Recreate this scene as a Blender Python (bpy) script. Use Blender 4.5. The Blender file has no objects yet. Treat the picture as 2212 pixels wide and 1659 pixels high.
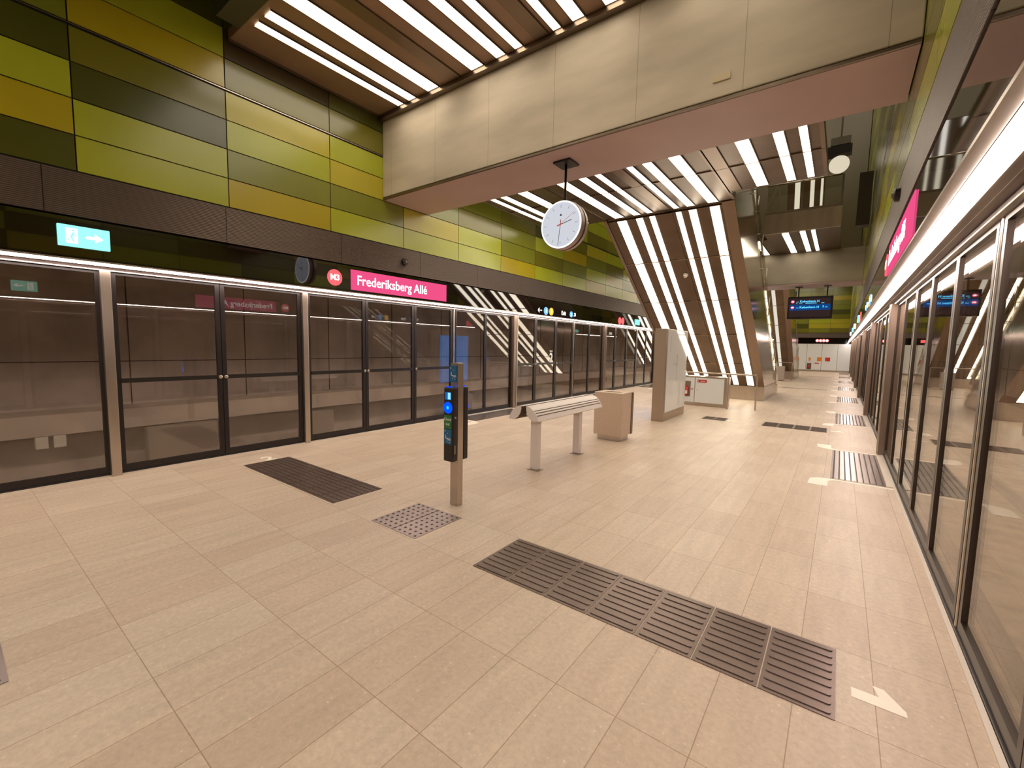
import bpy, bmesh, math, random
from mathutils import Vector, Matrix
random.seed(7)
S = bpy.context.scene
COL = S.collection

# ------------------------------------------------------------------ camera
R_right = Vector((0.7985922, 0.60153376, 0.02019019))
R_up = Vector((-0.06987105, 0.05933713, 0.99578971))
R_fwd = Vector((-0.59780309, 0.7966406, -0.08941596))
R_right.normalize(); R_fwd.normalize()
cam = bpy.data.cameras.new('camera')
camo = bpy.data.objects.new('camera', cam)
COL.objects.link(camo)
M3 = Matrix((R_right, R_up, -R_fwd)).transposed()
camo.matrix_world = Matrix.Translation((0, 0, 1.55)) @ M3.to_4x4()
cam.sensor_fit = 'HORIZONTAL'
cam.sensor_width = 36.0
cam.lens = 941.54 / 2212 * 36
cam.clip_start = 0.03
cam.clip_end = 200
S.camera = camo

# ------------------------------------------------------------------ world, exposure
w = bpy.data.worlds.new('world'); S.world = w
w.use_nodes = True
w.node_tree.nodes['Background'].inputs[0].default_value = (0.9, 0.75, 0.6, 1)
w.node_tree.nodes['Background'].inputs[1].default_value = 0.02
S.view_settings.view_transform = 'Standard'
S.view_settings.look = 'None'
S.view_settings.exposure = 0.22
S.view_settings.gamma = 1.0
S.view_settings.use_curve_mapping = False
try:
    S.cycles.max_bounces = 7
    S.cycles.diffuse_bounces = 4
    S.cycles.glossy_bounces = 4
    S.cycles.transparent_max_bounces = 14
    S.cycles.adaptive_threshold = 0.03
    S.cycles.sample_clamp_indirect = 6.0
    S.cycles.caustics_reflective = False
    S.cycles.caustics_refractive = False
    S.cycles.use_denoising = True
    S.cycles.denoiser = 'OPENIMAGEDENOISE'
    S.cycles.denoising_input_passes = 'RGB_ALBEDO_NORMAL'
except Exception:
    pass
STRIP_L = 6.0        # ceiling strip radiance
LED_L = 26.0          # line of light over the gates
WARM = (1.0, 0.88, 0.70)
ROSE = (1.0, 0.82, 0.74)

# ------------------------------------------------------------------ materials
MATS = {}
def srgb(r, g, b):
    f = lambda c: (c/255/12.92) if c/255 <= 0.04045 else ((c/255+0.055)/1.055)**2.4
    return (f(r), f(g), f(b))
def mat(name, col, rough=0.5, metal=0.0, spec=0.5, noise=0.0, nscale=6.0, nstretch=(1,1,1), bump=0.0, bscale=60.0, coat=0.0):
    m = bpy.data.materials.new(name); m.use_nodes = True
    nt = m.node_tree; N = nt.nodes; L = nt.links
    b = N['Principled BSDF']
    b.inputs['Base Color'].default_value = (*col, 1)
    b.inputs['Roughness'].default_value = rough
    b.inputs['Metallic'].default_value = metal
    b.inputs['Specular IOR Level'].default_value = spec
    b.inputs['Coat Weight'].default_value = coat
    tc = N.new('ShaderNodeTexCoord')
    if noise > 0:
        mp = N.new('ShaderNodeMapping'); mp.inputs['Scale'].default_value = nstretch
        L.new(tc.outputs['Object'], mp.inputs[0])
        no = N.new('ShaderNodeTexNoise'); no.inputs['Scale'].default_value = nscale; no.inputs['Detail'].default_value = 6
        L.new(mp.outputs[0], no.inputs['Vector'])
        rp = N.new('ShaderNodeValToRGB')
        rp.color_ramp.elements[0].position = 0.3; rp.color_ramp.elements[1].position = 0.7
        rp.color_ramp.elements[0].color = (*[c*(1-noise) for c in col], 1)
        rp.color_ramp.elements[1].color = (*[min(1, c*(1+noise)) for c in col], 1)
        L.new(no.outputs['Fac'], rp.inputs[0]); L.new(rp.outputs[0], b.inputs['Base Color'])
    if bump > 0:
        n2 = N.new('ShaderNodeTexNoise'); n2.inputs['Scale'].default_value = bscale
        L.new(tc.outputs['Object'], n2.inputs['Vector'])
        bp = N.new('ShaderNodeBump'); bp.inputs['Strength'].default_value = bump; bp.inputs['Distance'].default_value = 0.01
        L.new(n2.outputs['Fac'], bp.inputs['Height']); L.new(bp.outputs[0], b.inputs['Normal'])
    MATS[name] = m
    return m
def emis(name, col, s):
    m = bpy.data.materials.new(name); m.use_nodes = True
    nt = m.node_tree; nt.nodes.clear()
    e = nt.nodes.new('ShaderNodeEmission'); o = nt.nodes.new('ShaderNodeOutputMaterial')
    e.inputs[0].default_value = (*col, 1); e.inputs[1].default_value = s
    nt.links.new(e.outputs[0], o.inputs[0])
    MATS[name] = m
    return m
def mnode(nt, op, a, b=None, clamp=False):
    n = nt.nodes.new('ShaderNodeMath'); n.operation = op; n.use_clamp = clamp
    for i, v in enumerate((a, b)):
        if v is None: continue
        if isinstance(v, (int, float)): n.inputs[i].default_value = v
        else: nt.links.new(v, n.inputs[i])
    return n.outputs[0]
def glass(name, tint, f0=0.045, gain=1.0):
    """thin architectural pane: tinted transmission plus Schlick reflection on each face"""
    m = bpy.data.materials.new(name); m.use_nodes = True
    nt = m.node_tree; nt.nodes.clear()
    o = nt.nodes.new('ShaderNodeOutputMaterial')
    tr = nt.nodes.new('ShaderNodeBsdfTransparent'); tr.inputs[0].default_value = (*tint, 1)
    gl = nt.nodes.new('ShaderNodeBsdfGlossy'); gl.inputs['Roughness'].default_value = 0.0
    gl.inputs['Color'].default_value = (1, .97, .93, 1)
    lw = nt.nodes.new('ShaderNodeLayerWeight'); lw.inputs[0].default_value = 0.5
    p = mnode(nt, 'POWER', lw.outputs['Facing'], 5.0)
    r = mnode(nt, 'MULTIPLY', p, (1-f0)*gain)
    r = mnode(nt, 'ADD', r, f0, True)
    mx = nt.nodes.new('ShaderNodeMixShader')
    nt.links.new(r, mx.inputs[0]); nt.links.new(tr.outputs[0], mx.inputs[1]); nt.links.new(gl.outputs[0], mx.inputs[2])
    nt.links.new(mx.outputs[0], o.inputs[0])
    MATS[name] = m
    return m

steel = mat('brushed_steel', (.50, .43, .36), .28, .95, noise=.06, nscale=14, nstretch=(1, 1, .1))
steel_dark = mat('dark_steel', (.20, .15, .11), .34, .9, noise=.10, nscale=5)
steel_warm = mat('bronzed_steel_panel', (.15, .10, .065), .36, .7, noise=.12, nscale=3)
head_m = mat('gate_head_rail', (.07, .045, .035), .5, .3)
rail_m = mat('casing_edge_panel', (.27, .19, .135), .34, .7)
steel_side = mat('mirror_steel_panel', (.56, .48, .38), .16, 1.0, noise=.05, nscale=2, bump=.06, bscale=1.6)
black_frame = mat('black_frame', (.012, .007, .006), .4)
frame_r = mat('brown_frame', (.05, .034, .024), .35, .4)
black_glass = mat('black_glass_fascia', (.006, .003, .003), .03, 0, 1.0, coat=.4)
black_plastic = mat('black_plastic', (.018, .012, .011), .35)
white_paint = mat('white_paint', (.78, .74, .66), .5)
white_glass = mat('white_glass_panel', (.82, .85, .85), .05, 0, .6)
bench_paint = mat('bench_paint', (.80, .72, .68), .42)
groove_mat = mat('dark_groove', (.10, .06, .04), .8)
red_paint = mat('red_label', (.55, .03, .02), .4)
orange_paint = mat('orange_label', (.75, .25, .02), .4)
blue_label = mat('blue_label', (.01, .12, .27), .4)
green_label = mat('green_label', (.02, .17, .05), .4)
tunnel_wall_m = mat('tunnel_concrete', (.60, .52, .47), .85, noise=.22, nscale=1.3)
tunnel_dark = mat('tunnel_track_bed', (.44, .34, .24), .9, noise=.3, nscale=3)
dark_void = mat('dark_upper_concrete', (.16, .12, .08), .8)
soffit_m = mat('beam_soffit_panel', (.49, .35, .335), .5, noise=.05, nscale=1.5)
strip_e = emis('strip_light', WARM, STRIP_L)
led_e = emis('gate_light', ROSE, LED_L)
half_e = emis('dimmed_strip', (.9, .82, .68), .75)
green_glow = emis('exit_green', (.26, .86, .70), 1.35)
white_glow = emis('sign_white', (1, .95, .88), 1.8)
pink_glow = emis('sign_pink', srgb(226, 78, 128), 1.0)
disc_glow = emis('sign_disc', srgb(255, 100, 105), 1.1)
blue_glow = emis('reader_blue', (.0, .055, 1.0), 1.6)
cyan_glow = emis('reader_centre', (.02, .45, 1.0), 1.4)
screen_blue = emis('screen_blue', srgb(20, 95, 165), 1.0)
screen_dark = emis('screen_dark', srgb(48, 34, 34), 1.0)
screen_band = emis('screen_band', srgb(16, 62, 120), 1.0)
screen_text = emis('screen_text', srgb(90, 200, 255), 1.3)
info_blue = emis('info_screen', srgb(15, 120, 205), 3.0)
yellow_glow = emis('sign_yellow', srgb(255, 190, 70), 1.3)
ltblue_glow = emis('sign_blue', srgb(120, 185, 255), 1.2)
red_glow = emis('sign_red', srgb(255, 95, 95), 1.5)
dial_m = emis('clock_dial', srgb(196, 198, 206), 1.0)
rim_e = emis('clock_rim_light', (1, .96, .92), 1.6)
hand_m = mat('hand_black', (.01, .01, .012), .5)
hand_red = mat('hand_red', (.8, .08, .04), .5)
hand_pale = mat('hand_pale_red', (.85, .35, .3), .5)
door_glass = glass('gate_glass', (.95, .93, .90), .05, 1.0)
rail_glass = glass('balustrade_glass', (.88, .87, .80), .06, 1.0)
mark_paint = mat('floor_marking', (.95, .88, .76), .5)
tactile_m = mat('tactile_steel', (.17, .12, .10), .30, .55, noise=.12, nscale=7)
plate_m = mat('stud_plate_steel', (.33, .27, .245), .34, .5, noise=.18, nscale=2.2)

stud_m = mat('dark_stud', (.10, .075, .065), .55)
print_m = mat('bright_print', (.95, .93, .88), .5)
# floor: pale granite slabs with fine joints, speckle and streaks
def floor_material():
    m = bpy.data.materials.new('granite_slabs'); m.use_nodes = True
    nt = m.node_tree; N = nt.nodes; L = nt.links; b = N['Principled BSDF']
    tc = N.new('ShaderNodeTexCoord')
    mp = N.new('ShaderNodeMapping'); mp.inputs['Location'].default_value = (6.51, 8.44, 0)
    L.new(tc.outputs['Object'], mp.inputs[0])
    br = N.new('ShaderNodeTexBrick'); br.offset = 0.0; br.squash = 1.0
    br.inputs['Scale'].default_value = 1.0; br.inputs['Mortar Size'].default_value = .0022
    br.inputs['Mortar Smooth'].default_value = .2; br.inputs['Brick Width'].default_value = .293; br.inputs['Row Height'].default_value = .56
    br.inputs['Color1'].default_value = (.565, .44, .33, 1); br.inputs['Color2'].default_value = (.625, .51, .39, 1)
    br.inputs['Mortar'].default_value = (.36, .25, .165, 1)
    L.new(mp.outputs[0], br.inputs['Vector'])
    # streaks
    mp2 = N.new('ShaderNodeMapping'); mp2.inputs['Scale'].default_value = (9, 1.2, 1)
    L.new(tc.outputs['Object'], mp2.inputs[0])
    n1 = N.new('ShaderNodeTexNoise'); n1.inputs['Scale'].default_value = 1.6; n1.inputs['Detail'].default_value = 5
    L.new(mp2.outputs[0], n1.inputs['Vector'])
    n2 = N.new('ShaderNodeTexNoise'); n2.inputs['Scale'].default_value = 38; n2.inputs['Detail'].default_value = 4; n2.inputs['Roughness'].default_value = .7
    L.new(tc.outputs['Object'], n2.inputs['Vector'])
    n3 = N.new('ShaderNodeTexNoise'); n3.inputs['Scale'].default_value = 1.1; n3.inputs['Detail'].default_value = 3
    L.new(tc.outputs['Object'], n3.inputs['Vector'])
    a = mnode(nt, 'MULTIPLY', mnode(nt, 'SUBTRACT', n1.outputs['Fac'], .5), .34)
    c = mnode(nt, 'MULTIPLY', mnode(nt, 'SUBTRACT', n2.outputs['Fac'], .5), .60)
    d = mnode(nt, 'MULTIPLY', mnode(nt, 'SUBTRACT', n3.outputs['Fac'], .5), .16)
    f = mnode(nt, 'ADD', mnode(nt, 'ADD', a, c), mnode(nt, 'ADD', d, 1.0))
    vm = N.new('ShaderNodeVectorMath'); vm.operation = 'SCALE'
    L.new(br.outputs['Color'], vm.inputs[0]); L.new(f, vm.inputs['Scale'])
    L.new(vm.outputs[0], b.inputs['Base Color'])
    # bright mineral flecks
    vo = N.new('ShaderNodeTexVoronoi'); vo.inputs['Scale'].default_value = 26
    L.new(tc.outputs['Object'], vo.inputs['Vector'])
    fl = mnode(nt, 'LESS_THAN', vo.outputs['Distance'], .13)
    fl2 = mnode(nt, 'MULTIPLY', fl, mnode(nt, 'GREATER_THAN', n2.outputs['Fac'], .53))
    mix = N.new('ShaderNodeMixRGB'); L.new(mnode(nt, 'MULTIPLY', fl2, .45), mix.inputs[0])
    L.new(vm.outputs[0], mix.inputs[1]); mix.inputs[2].default_value = (.86, .78, .64, 1)
    L.new(mix.outputs[0], b.inputs['Base Color'])
    b.inputs['Roughness'].default_value = .42
    b.inputs['Specular IOR Level'].default_value = .45
    return m
floor_m = floor_material()

def seamed(name, col, noise, pitch, off, rough=.75):
    """concrete cladding with thin vertical seams every `pitch` metres along x"""
    m = mat(name, col, rough, noise=noise, nscale=1.4, nstretch=(.5, 1, 1.8), bump=.05, bscale=25)
    nt = m.node_tree; N = nt.nodes; L = nt.links; b = N['Principled BSDF']
    tc = N.new('ShaderNodeTexCoord'); sp = N.new('ShaderNodeSeparateXYZ'); L.new(tc.outputs['Object'], sp.inputs[0])
    fr = mnode(nt, 'FRACT', mnode(nt, 'DIVIDE', mnode(nt, 'ADD', sp.outputs[0], off), pitch))
    ln = mnode(nt, 'LESS_THAN', fr, .006)
    src = b.inputs['Base Color'].links[0].from_socket
    mx = N.new('ShaderNodeMixRGB'); L.new(mnode(nt, 'MULTIPLY', ln, .45), mx.inputs[0]); L.new(src, mx.inputs[1]); mx.inputs[2].default_value = (.05, .035, .02, 1)
    L.new(mx.outputs[0], b.inputs['Base Color'])
    return m
concrete = seamed('cast_concrete', (.52, .44, .34), .22, 1.01, 20.2+.0)

def ribbed():
    m = mat('ribbed_metal', (.135, .10, .082), .42, .6)
    nt = m.node_tree; N = nt.nodes; L = nt.links; b = N['Principled BSDF']
    tc = N.new('ShaderNodeTexCoord'); sp = N.new('ShaderNodeSeparateXYZ'); L.new(tc.outputs['Object'], sp.inputs[0])
    s = mnode(nt, 'SINE', mnode(nt, 'MULTIPLY', sp.outputs[2], 2*math.pi/.018))
    bp = N.new('ShaderNodeBump'); bp.inputs['Strength'].default_value = .8; bp.inputs['Distance'].default_value = .003
    L.new(s, bp.inputs['Height']); L.new(bp.outputs[0], b.inputs['Normal'])
    c1 = mnode(nt, 'ADD', mnode(nt, 'MULTIPLY', s, .22), .95)
    vm = N.new('ShaderNodeVectorMath'); vm.operation = 'SCALE'; vm.inputs[0].default_value = (.135, .10, .082); L.new(c1, vm.inputs['Scale'])
    fr = mnode(nt, 'FRACT', mnode(nt, 'DIVIDE', mnode(nt, 'ADD', sp.outputs[1], 20*1.55-.72), 1.55))
    ln = mnode(nt, 'LESS_THAN', fr, .005)
    mx = N.new('ShaderNodeMixRGB'); L.new(ln, mx.inputs[0]); L.new(vm.outputs[0], mx.inputs[1]); mx.inputs[2].default_value = (.01, .008, .006, 1)
    L.new(mx.outputs[0], b.inputs['Base Color'])
    return m
rib_m = ribbed()

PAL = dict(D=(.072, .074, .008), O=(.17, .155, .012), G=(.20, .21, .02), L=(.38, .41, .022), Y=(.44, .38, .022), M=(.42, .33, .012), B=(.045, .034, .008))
panel_m = {}
for k, c in PAL.items():
    panel_m[k] = mat('enamel_' + {'D': 'deep_green', 'O': 'olive', 'G': 'moss', 'L': 'lime', 'Y': 'yellow_green', 'M': 'mustard', 'B': 'near_black'}[k], c, .23, 0, .8, noise=.04, nscale=2, bump=.025, bscale=2.2)
joint_m = mat('panel_joint', (.012, .009, .004), .6)

# ------------------------------------------------------------------ mesh helpers
def B(): return bmesh.new()
def box(bm, x0, x1, y0, y1, z0, z1, mi=0):
    vs = [bm.verts.new((x, y, z)) for x in (x0, x1) for y in (y0, y1) for z in (z0, z1)]
    for f in ((0,1,3,2), (4,6,7,5), (0,4,5,1), (2,3,7,6), (0,2,6,4), (1,5,7,3)):
        fa = bm.faces.new([vs[i] for i in f]); fa.material_index = mi
def prism(bm, pts, a, b, axis):
    """pts: outline in the two other axes (in x,y,z order), extruded along axis from a to b"""
    def P(p, t):
        if axis == 0: return (t, p[0], p[1])
        if axis == 1: return (p[0], t, p[1])
        return (p[0], p[1], t)
    A = [bm.verts.new(P(p, a)) for p in pts]; Bv = [bm.verts.new(P(p, b)) for p in pts]
    n = len(pts)
    bm.faces.new(A); bm.faces.new(Bv[::-1])
    for i in range(n):
        bm.faces.new((A[i], Bv[i], Bv[(i+1) % n], A[(i+1) % n]))
def tube(bm, pts, r, seg=10):
    pts = [Vector(p) for p in pts]
    rings = []
    for i, p in enumerate(pts):
        d = (pts[min(i+1, len(pts)-1)] - pts[max(i-1, 0)]).normalized()
        u = d.cross(Vector((0, 0, 1)))
        if u.length < 1e-3: u = Vector((1, 0, 0))
        u.normalize(); v = d.cross(u).normalized()
        rings.append([bm.verts.new(p + r*(math.cos(t)*u + math.sin(t)*v)) for t in [2*math.pi*k/seg for k in range(seg)]])
    for a, b2 in zip(rings, rings[1:]):
        for k in range(seg):
            f = bm.faces.new((a[k], a[(k+1) % seg], b2[(k+1) % seg], b2[k])); f.smooth = True
    bm.faces.new(rings[0][::-1]); bm.faces.new(rings[-1])
def lathe(bm, prof, c, axis='y', seg=48):
    """prof: (radius, offset along axis)"""
    rings = []
    for r, h in prof:
        ring = []
        for k in range(seg):
            t = 2*math.pi*k/seg
            if axis == 'y': p = (c[0]+r*math.cos(t), c[1]+h, c[2]+r*math.sin(t))
            elif axis == 'x': p = (c[0]+h, c[1]+r*math.cos(t), c[2]+r*math.sin(t))
            else: p = (c[0]+r*math.cos(t), c[1]+r*math.sin(t), c[2]+h)
            ring.append(bm.verts.new(p))
        rings.append(ring)
    for a, b2 in zip(rings, rings[1:]):
        for k in range(seg):
            bm.faces.new((a[k], a[(k+1) % seg], b2[(k+1) % seg], b2[k]))
    bm.faces.new(rings[0][::-1]); bm.faces.new(rings[-1])
def finish(bm):
    bmesh.ops.recalc_face_normals(bm, faces=bm.faces)
def obj(name, bm, m, parent=None, bevel=0.0, smooth=False):
    finish(bm)
    if parent is not None:
        w_ = parent.get('_w'); off = Vector(w_) if w_ is not None else Vector((0, 0, 0))
        bmesh.ops.translate(bm, verts=bm.verts, vec=-off)
    me = bpy.data.meshes.new(name); bm.to_mesh(me); bm.free()
    for mm in (m if isinstance(m, (list, tuple)) else [m]): me.materials.append(mm)
    o = bpy.data.objects.new(name, me); COL.objects.link(o)
    if parent is not None: o.parent = parent
    if smooth:
        for p in me.polygons: p.use_smooth = True
    if bevel > 0:
        bv = o.modifiers.new('bevel', 'BEVEL'); bv.width = bevel; bv.segments = 2; bv.limit_method = 'ANGLE'
    return o
THINGS = []
def thing(name, label, cat, loc, group=None):
    o = bpy.data.objects.new(name, None); COL.objects.link(o)
    o.location = loc; o['_w'] = list(loc); o.empty_display_size = .1
    o['label'] = label; o['category'] = cat
    if group: o['group'] = group
    THINGS.append(o)
    return o
def tag(o, label, cat, group=None):
    o['label'] = label; o['category'] = cat
    if group: o['group'] = group
    return o
def struct(o): o['kind'] = 'structure'; return o
def sub(child, part):
    """make child (world-built under a thing) a sub-part of part"""
    child.parent = part
    return child
def text(name, s, size, loc, right, up, m, parent=None, extrude=.002, align='LEFT', bold=0.0, sx=1.0):
    cu = bpy.data.curves.new(name, 'FONT'); cu.body = s; cu.size = size; cu.extrude = extrude; cu.align_x = align; cu.align_y = 'CENTER'
    cu.offset = bold; cu.resolution_u = 3
    t = bpy.data.objects.new(name, cu); COL.objects.link(t)
    dg = bpy.context.evaluated_depsgraph_get()
    me = bpy.data.meshes.new_from_object(t.evaluated_get(dg))
    bpy.data.objects.remove(t)
    r = Vector(right).normalized(); u = Vector(up).normalized(); n = r.cross(u)
    off = Vector(loc) - (Vector(parent['_w']) if parent is not None and parent.get('_w') is not None else Vector((0, 0, 0)))
    for v in me.vertices:
        v.co = off + r*(v.co.x*sx) + u*v.co.y + n*v.co.z
    me.materials.clear(); me.materials.append(m)
    o = bpy.data.objects.new(name, me); COL.objects.link(o)
    if parent is not None: o.parent = parent
    return o
def boxo(name, x0, x1, y0, y1, z0, z1, m, parent=None, bevel=0.0):
    bm = B(); box(bm, x0, x1, y0, y1, z0, z1); return obj(name, bm, m, parent, bevel)
ORD = ['first', 'second', 'third', 'fourth', 'fifth', 'sixth', 'seventh', 'eighth', 'ninth', 'tenth', 'eleventh', 'twelfth']

XL, XR = -6.45, 0.64           # gate planes
FL, FR = -6.15, 0.33           # fascia / panel planes
Y0, Y1 = -8.0, 40.5
CX = (XL+XR)/2
def side(x_in, s):
    """mirror helper: distance from left gate plane -> world x on side s (0 left, 1 right)"""
    return XL + x_in if s == 0 else XR - x_in

# ------------------------------------------------------------------ floor, shell
fl = boxo('floor', XL-.06, XR+.06, Y0, Y1, -.35, 0, floor_m); struct(fl)
c0 = struct(boxo('ceiling', -12, 6, Y0-.3, Y1+.3, 12.0, 12.3, dark_void))
# green enamel walls
LW = {0: 'DMLDGLO', 1: 'LLDOMLD', 2: 'MGLYOBD', 3: 'LGYLOD', 4: 'LYGOD', 5: 'LLOGDO', 6: 'MGGODL', 7: 'LOLDYO', 8: 'LGMOLG', 9: 'MLGYOL', 10: 'LMOLGY', 11: 'YGLOMG'}
def panel_wall(name, x, nrm, y_first):
    bm = B()
    keys = list(PAL.keys())
    # backing
    box(bm, x-nrm*.06, x-nrm*.012, Y0, Y1, 3.15, 12.0, len(keys))
    n = 0
    for c in range(-7, 30):
        ya = y_first + (c-1)*1.345; yb = ya + 1.345
        if yb > Y1 or ya < Y0: continue
        for r in range(25):
            za = 3.17 + r*.343 + (.02 if r >= 4 else 0); zb = za + .343
            if zb > 12: break
            if nrm > 0 and c in LW and r < len(LW[c]): k = LW[c][r]
            else: k = random.choice('LLGGOOYMDLGO')
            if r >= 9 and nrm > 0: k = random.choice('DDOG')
            g = .006
            box(bm, min(x-nrm*.012, x), max(x-nrm*.012, x), ya+g, yb-g, za+g, zb-g - (.012 if r == 3 else 0), keys.index(k))
    # steel joint rail between the fourth and fifth row
    zj = 3.17+4*.343
    box(bm, min(x, x+nrm*.006), max(x, x+nrm*.006), Y0, Y1, zj+.002, zj+.012, len(keys)+1)
    o = obj(name, bm, [panel_m[k] for k in keys] + [joint_m, steel])
    return struct(o)
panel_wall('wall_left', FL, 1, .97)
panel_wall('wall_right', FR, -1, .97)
for s, x, nrm in ((0, FL, 1), (1, FR, -1)):
    nm = ('left', 'right')[s]
    xa, xb = sorted((x, x-nrm*.04))
    struct(boxo('trim_%d' % (1+s), xa, xb, Y0, Y1, 2.735, 3.16, rib_m))            # ribbed band
    xa, xb = sorted((x-nrm*.008, x-nrm*.05))
    struct(boxo('trim_%d' % (3+s), xa, xb, Y0, Y1, 2.325, 2.715, black_glass))     # black glass fascia
    xa, xb = sorted((x, x-nrm*.05))
    struct(boxo('trim_%d' % (5+s), xa, xb, Y0, Y1, 2.305, 2.322, steel))           # bright edge under the fascia
    # steel soffit over the gates with the light line let into it
    bm = B()
    g0 = (XL, XR)[s]
    a, b_ = sorted((x-nrm*.02, x-nrm*.055)); box(bm, a, b_, Y0, Y1, 2.31, 2.34)
    a, b_ = sorted((x-nrm*.155, g0-nrm*.05)); box(bm, a, b_, Y0, Y1, 2.30, 2.34)
    a, b_ = sorted((x-nrm*.205, x-nrm*.215)); box(bm, a, b_, Y0, Y1, 2.296, 2.301)
    struct(obj('trim_%d' % (7+s), bm, steel_dark))
    bm = B()
    a, b_ = sorted((x-nrm*.215, x-nrm*.208)); box(bm, a, b_, Y0, Y1, 2.2985, 2.2995)
    bm.free()
    # light line
    t = thing('gate_light', ('continuous white light line above the screen doors on the left', 'continuous white light line above the glass doors on the right')[s], 'light', (x-nrm*.1, Y0, 2.30), 'light lines over the screen doors')
    a, b_ = sorted((x-nrm*.06, x-nrm*.15))
    boxo('housing', a, b_, Y0, Y1, 2.312, 2.345, steel_dark, t)
    bm = B(); yy = .72-1.55*6
    y = Y0
    while y < Y1-.1:
        e = min(y+3.1, Y1); box(bm, a+.003, b_-.003, y+.004, e-.004, 2.292, 2.311); y = e
    obj('diffuser', bm, led_e, t)
    # service boxing behind the fascia up to the wall, closed above the gates
    a, b_ = sorted((x-nrm*.3, x-nrm*.36))
    struct(boxo('trim_%d' % (9+s), a, b_, Y0, Y1, 2.29, 12.0, tunnel_wall_m))

# ------------------------------------------------------------------ tunnels beyond the gates
for s in (0, 1):
    sg = (-1, 1)[s]; g0 = (XL, XR)[s]; nm = ('left', 'right')[s]
    X = lambda d: g0 + sg*d
    def bx(bm, d0, d1, y0, y1, z0, z1):
        a, b_ = sorted((X(d0), X(d1))); box(bm, a, b_, y0, y1, z0, z1)
    bm = B(); bx(bm, 3.15, 3.35, Y0, Y1, -1.3, 4.2)
    struct(obj('wall_tunnel_' + nm, bm, tunnel_wall_m))
    bm = B(); bx(bm, .02, 3.2, Y0, Y1, -1.35, -1.2)
    struct(obj('floor', bm, tunnel_dark))
    bm = B(); bx(bm, .36, 3.2, Y0, Y1, 3.6, 3.8)
    struct(obj('ceiling', bm, dark_void))
    bm = B(); bx(bm, .0, .1, Y0, Y1, -1.25, -.36)
    struct(obj('wall_platform_edge_' + nm, bm, tunnel_dark))
    bm = B(); bx(bm, 2.5, 3.15, Y0, Y1, .12, .42)
    struct(obj('trim_%d' % (11+s), bm, mat('walkway_concrete_' + nm, (.62, .53, .46), .8, noise=.12, nscale=2)))
    bm = B(); tube(bm, [(X(3.08), Y0, 2.07), (X(3.08), Y1, 2.07)], .014, 8)
    tag(obj('handrail_pipe', bm, steel), 'thin bright pipe running along the %s tunnel wall behind the glass' % nm, 'pipe')
    bm = B()
    bx(bm, 3.14, 3.152, Y0, Y1, 1.14, 1.155)
    y = -7
    while y < Y1: bx(bm, 3.14, 3.152, y, y+.012, .42, 3.5); y += 1.8
    struct(obj('trim_%d' % (13+s), bm, groove_mat))
    for d, nn in ((.75, 'near'), (2.15, 'far')):
        bm = B(); bx(bm, d-.035, d+.035, Y0, Y1, -1.08, -1.04); bx(bm, d-.01, d+.01, Y0, Y1, -1.2, -1.08); bx(bm, d-.07, d+.07, Y0, Y1, -1.2, -1.18)
        tag(obj('track_rail', bm, steel_dark), '%s steel rail of the track in the %s tunnel' % (nn, nm), 'rail')
cab_m = mat('trackside_cabinet', (.36, .29, .24), .6)
for i, (ya, yb, za, zb, d, nn) in enumerate([(2.0, 2.98, -.62, .1, 2.3, 'wide pale trackside cabinet behind the double gate leaf'), (4.5, 5.2, -.5, .06, 2.3, 'second pale trackside cabinet further down the left track'), (8.9, 9.7, -.5, .08, 2.3, 'third pale trackside cabinet, seen above the bench'), (.0, .35, -.95, -.55, 2.2, 'low pale trackside cabinet at the left edge of the photo')]):
    t = boxo('trackside_cabinet', XL-d-.2, XL-d, ya, yb, za, zb, cab_m, bevel=.01)
    tag(t, nn, 'cabinet', 'cabinets along the left track')
    # stand legs so that it rests on the bed
    for q in (ya, yb-.04):
        boxo('stand_leg', XL-d-.16, XL-d-.04, q, q+.04, -1.2, za, steel_dark, t)
for i, ya in enumerate((.80, .98)):
    t = boxo('junction_box', XL-2.63, XL-2.5, ya, ya+.13, -.06, .115, white_paint, bevel=.01)
    tag(t, ('left', 'right')[i] + ' small white junction box under the walkway behind the leftmost pane', 'box', 'pair of junction boxes')

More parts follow.
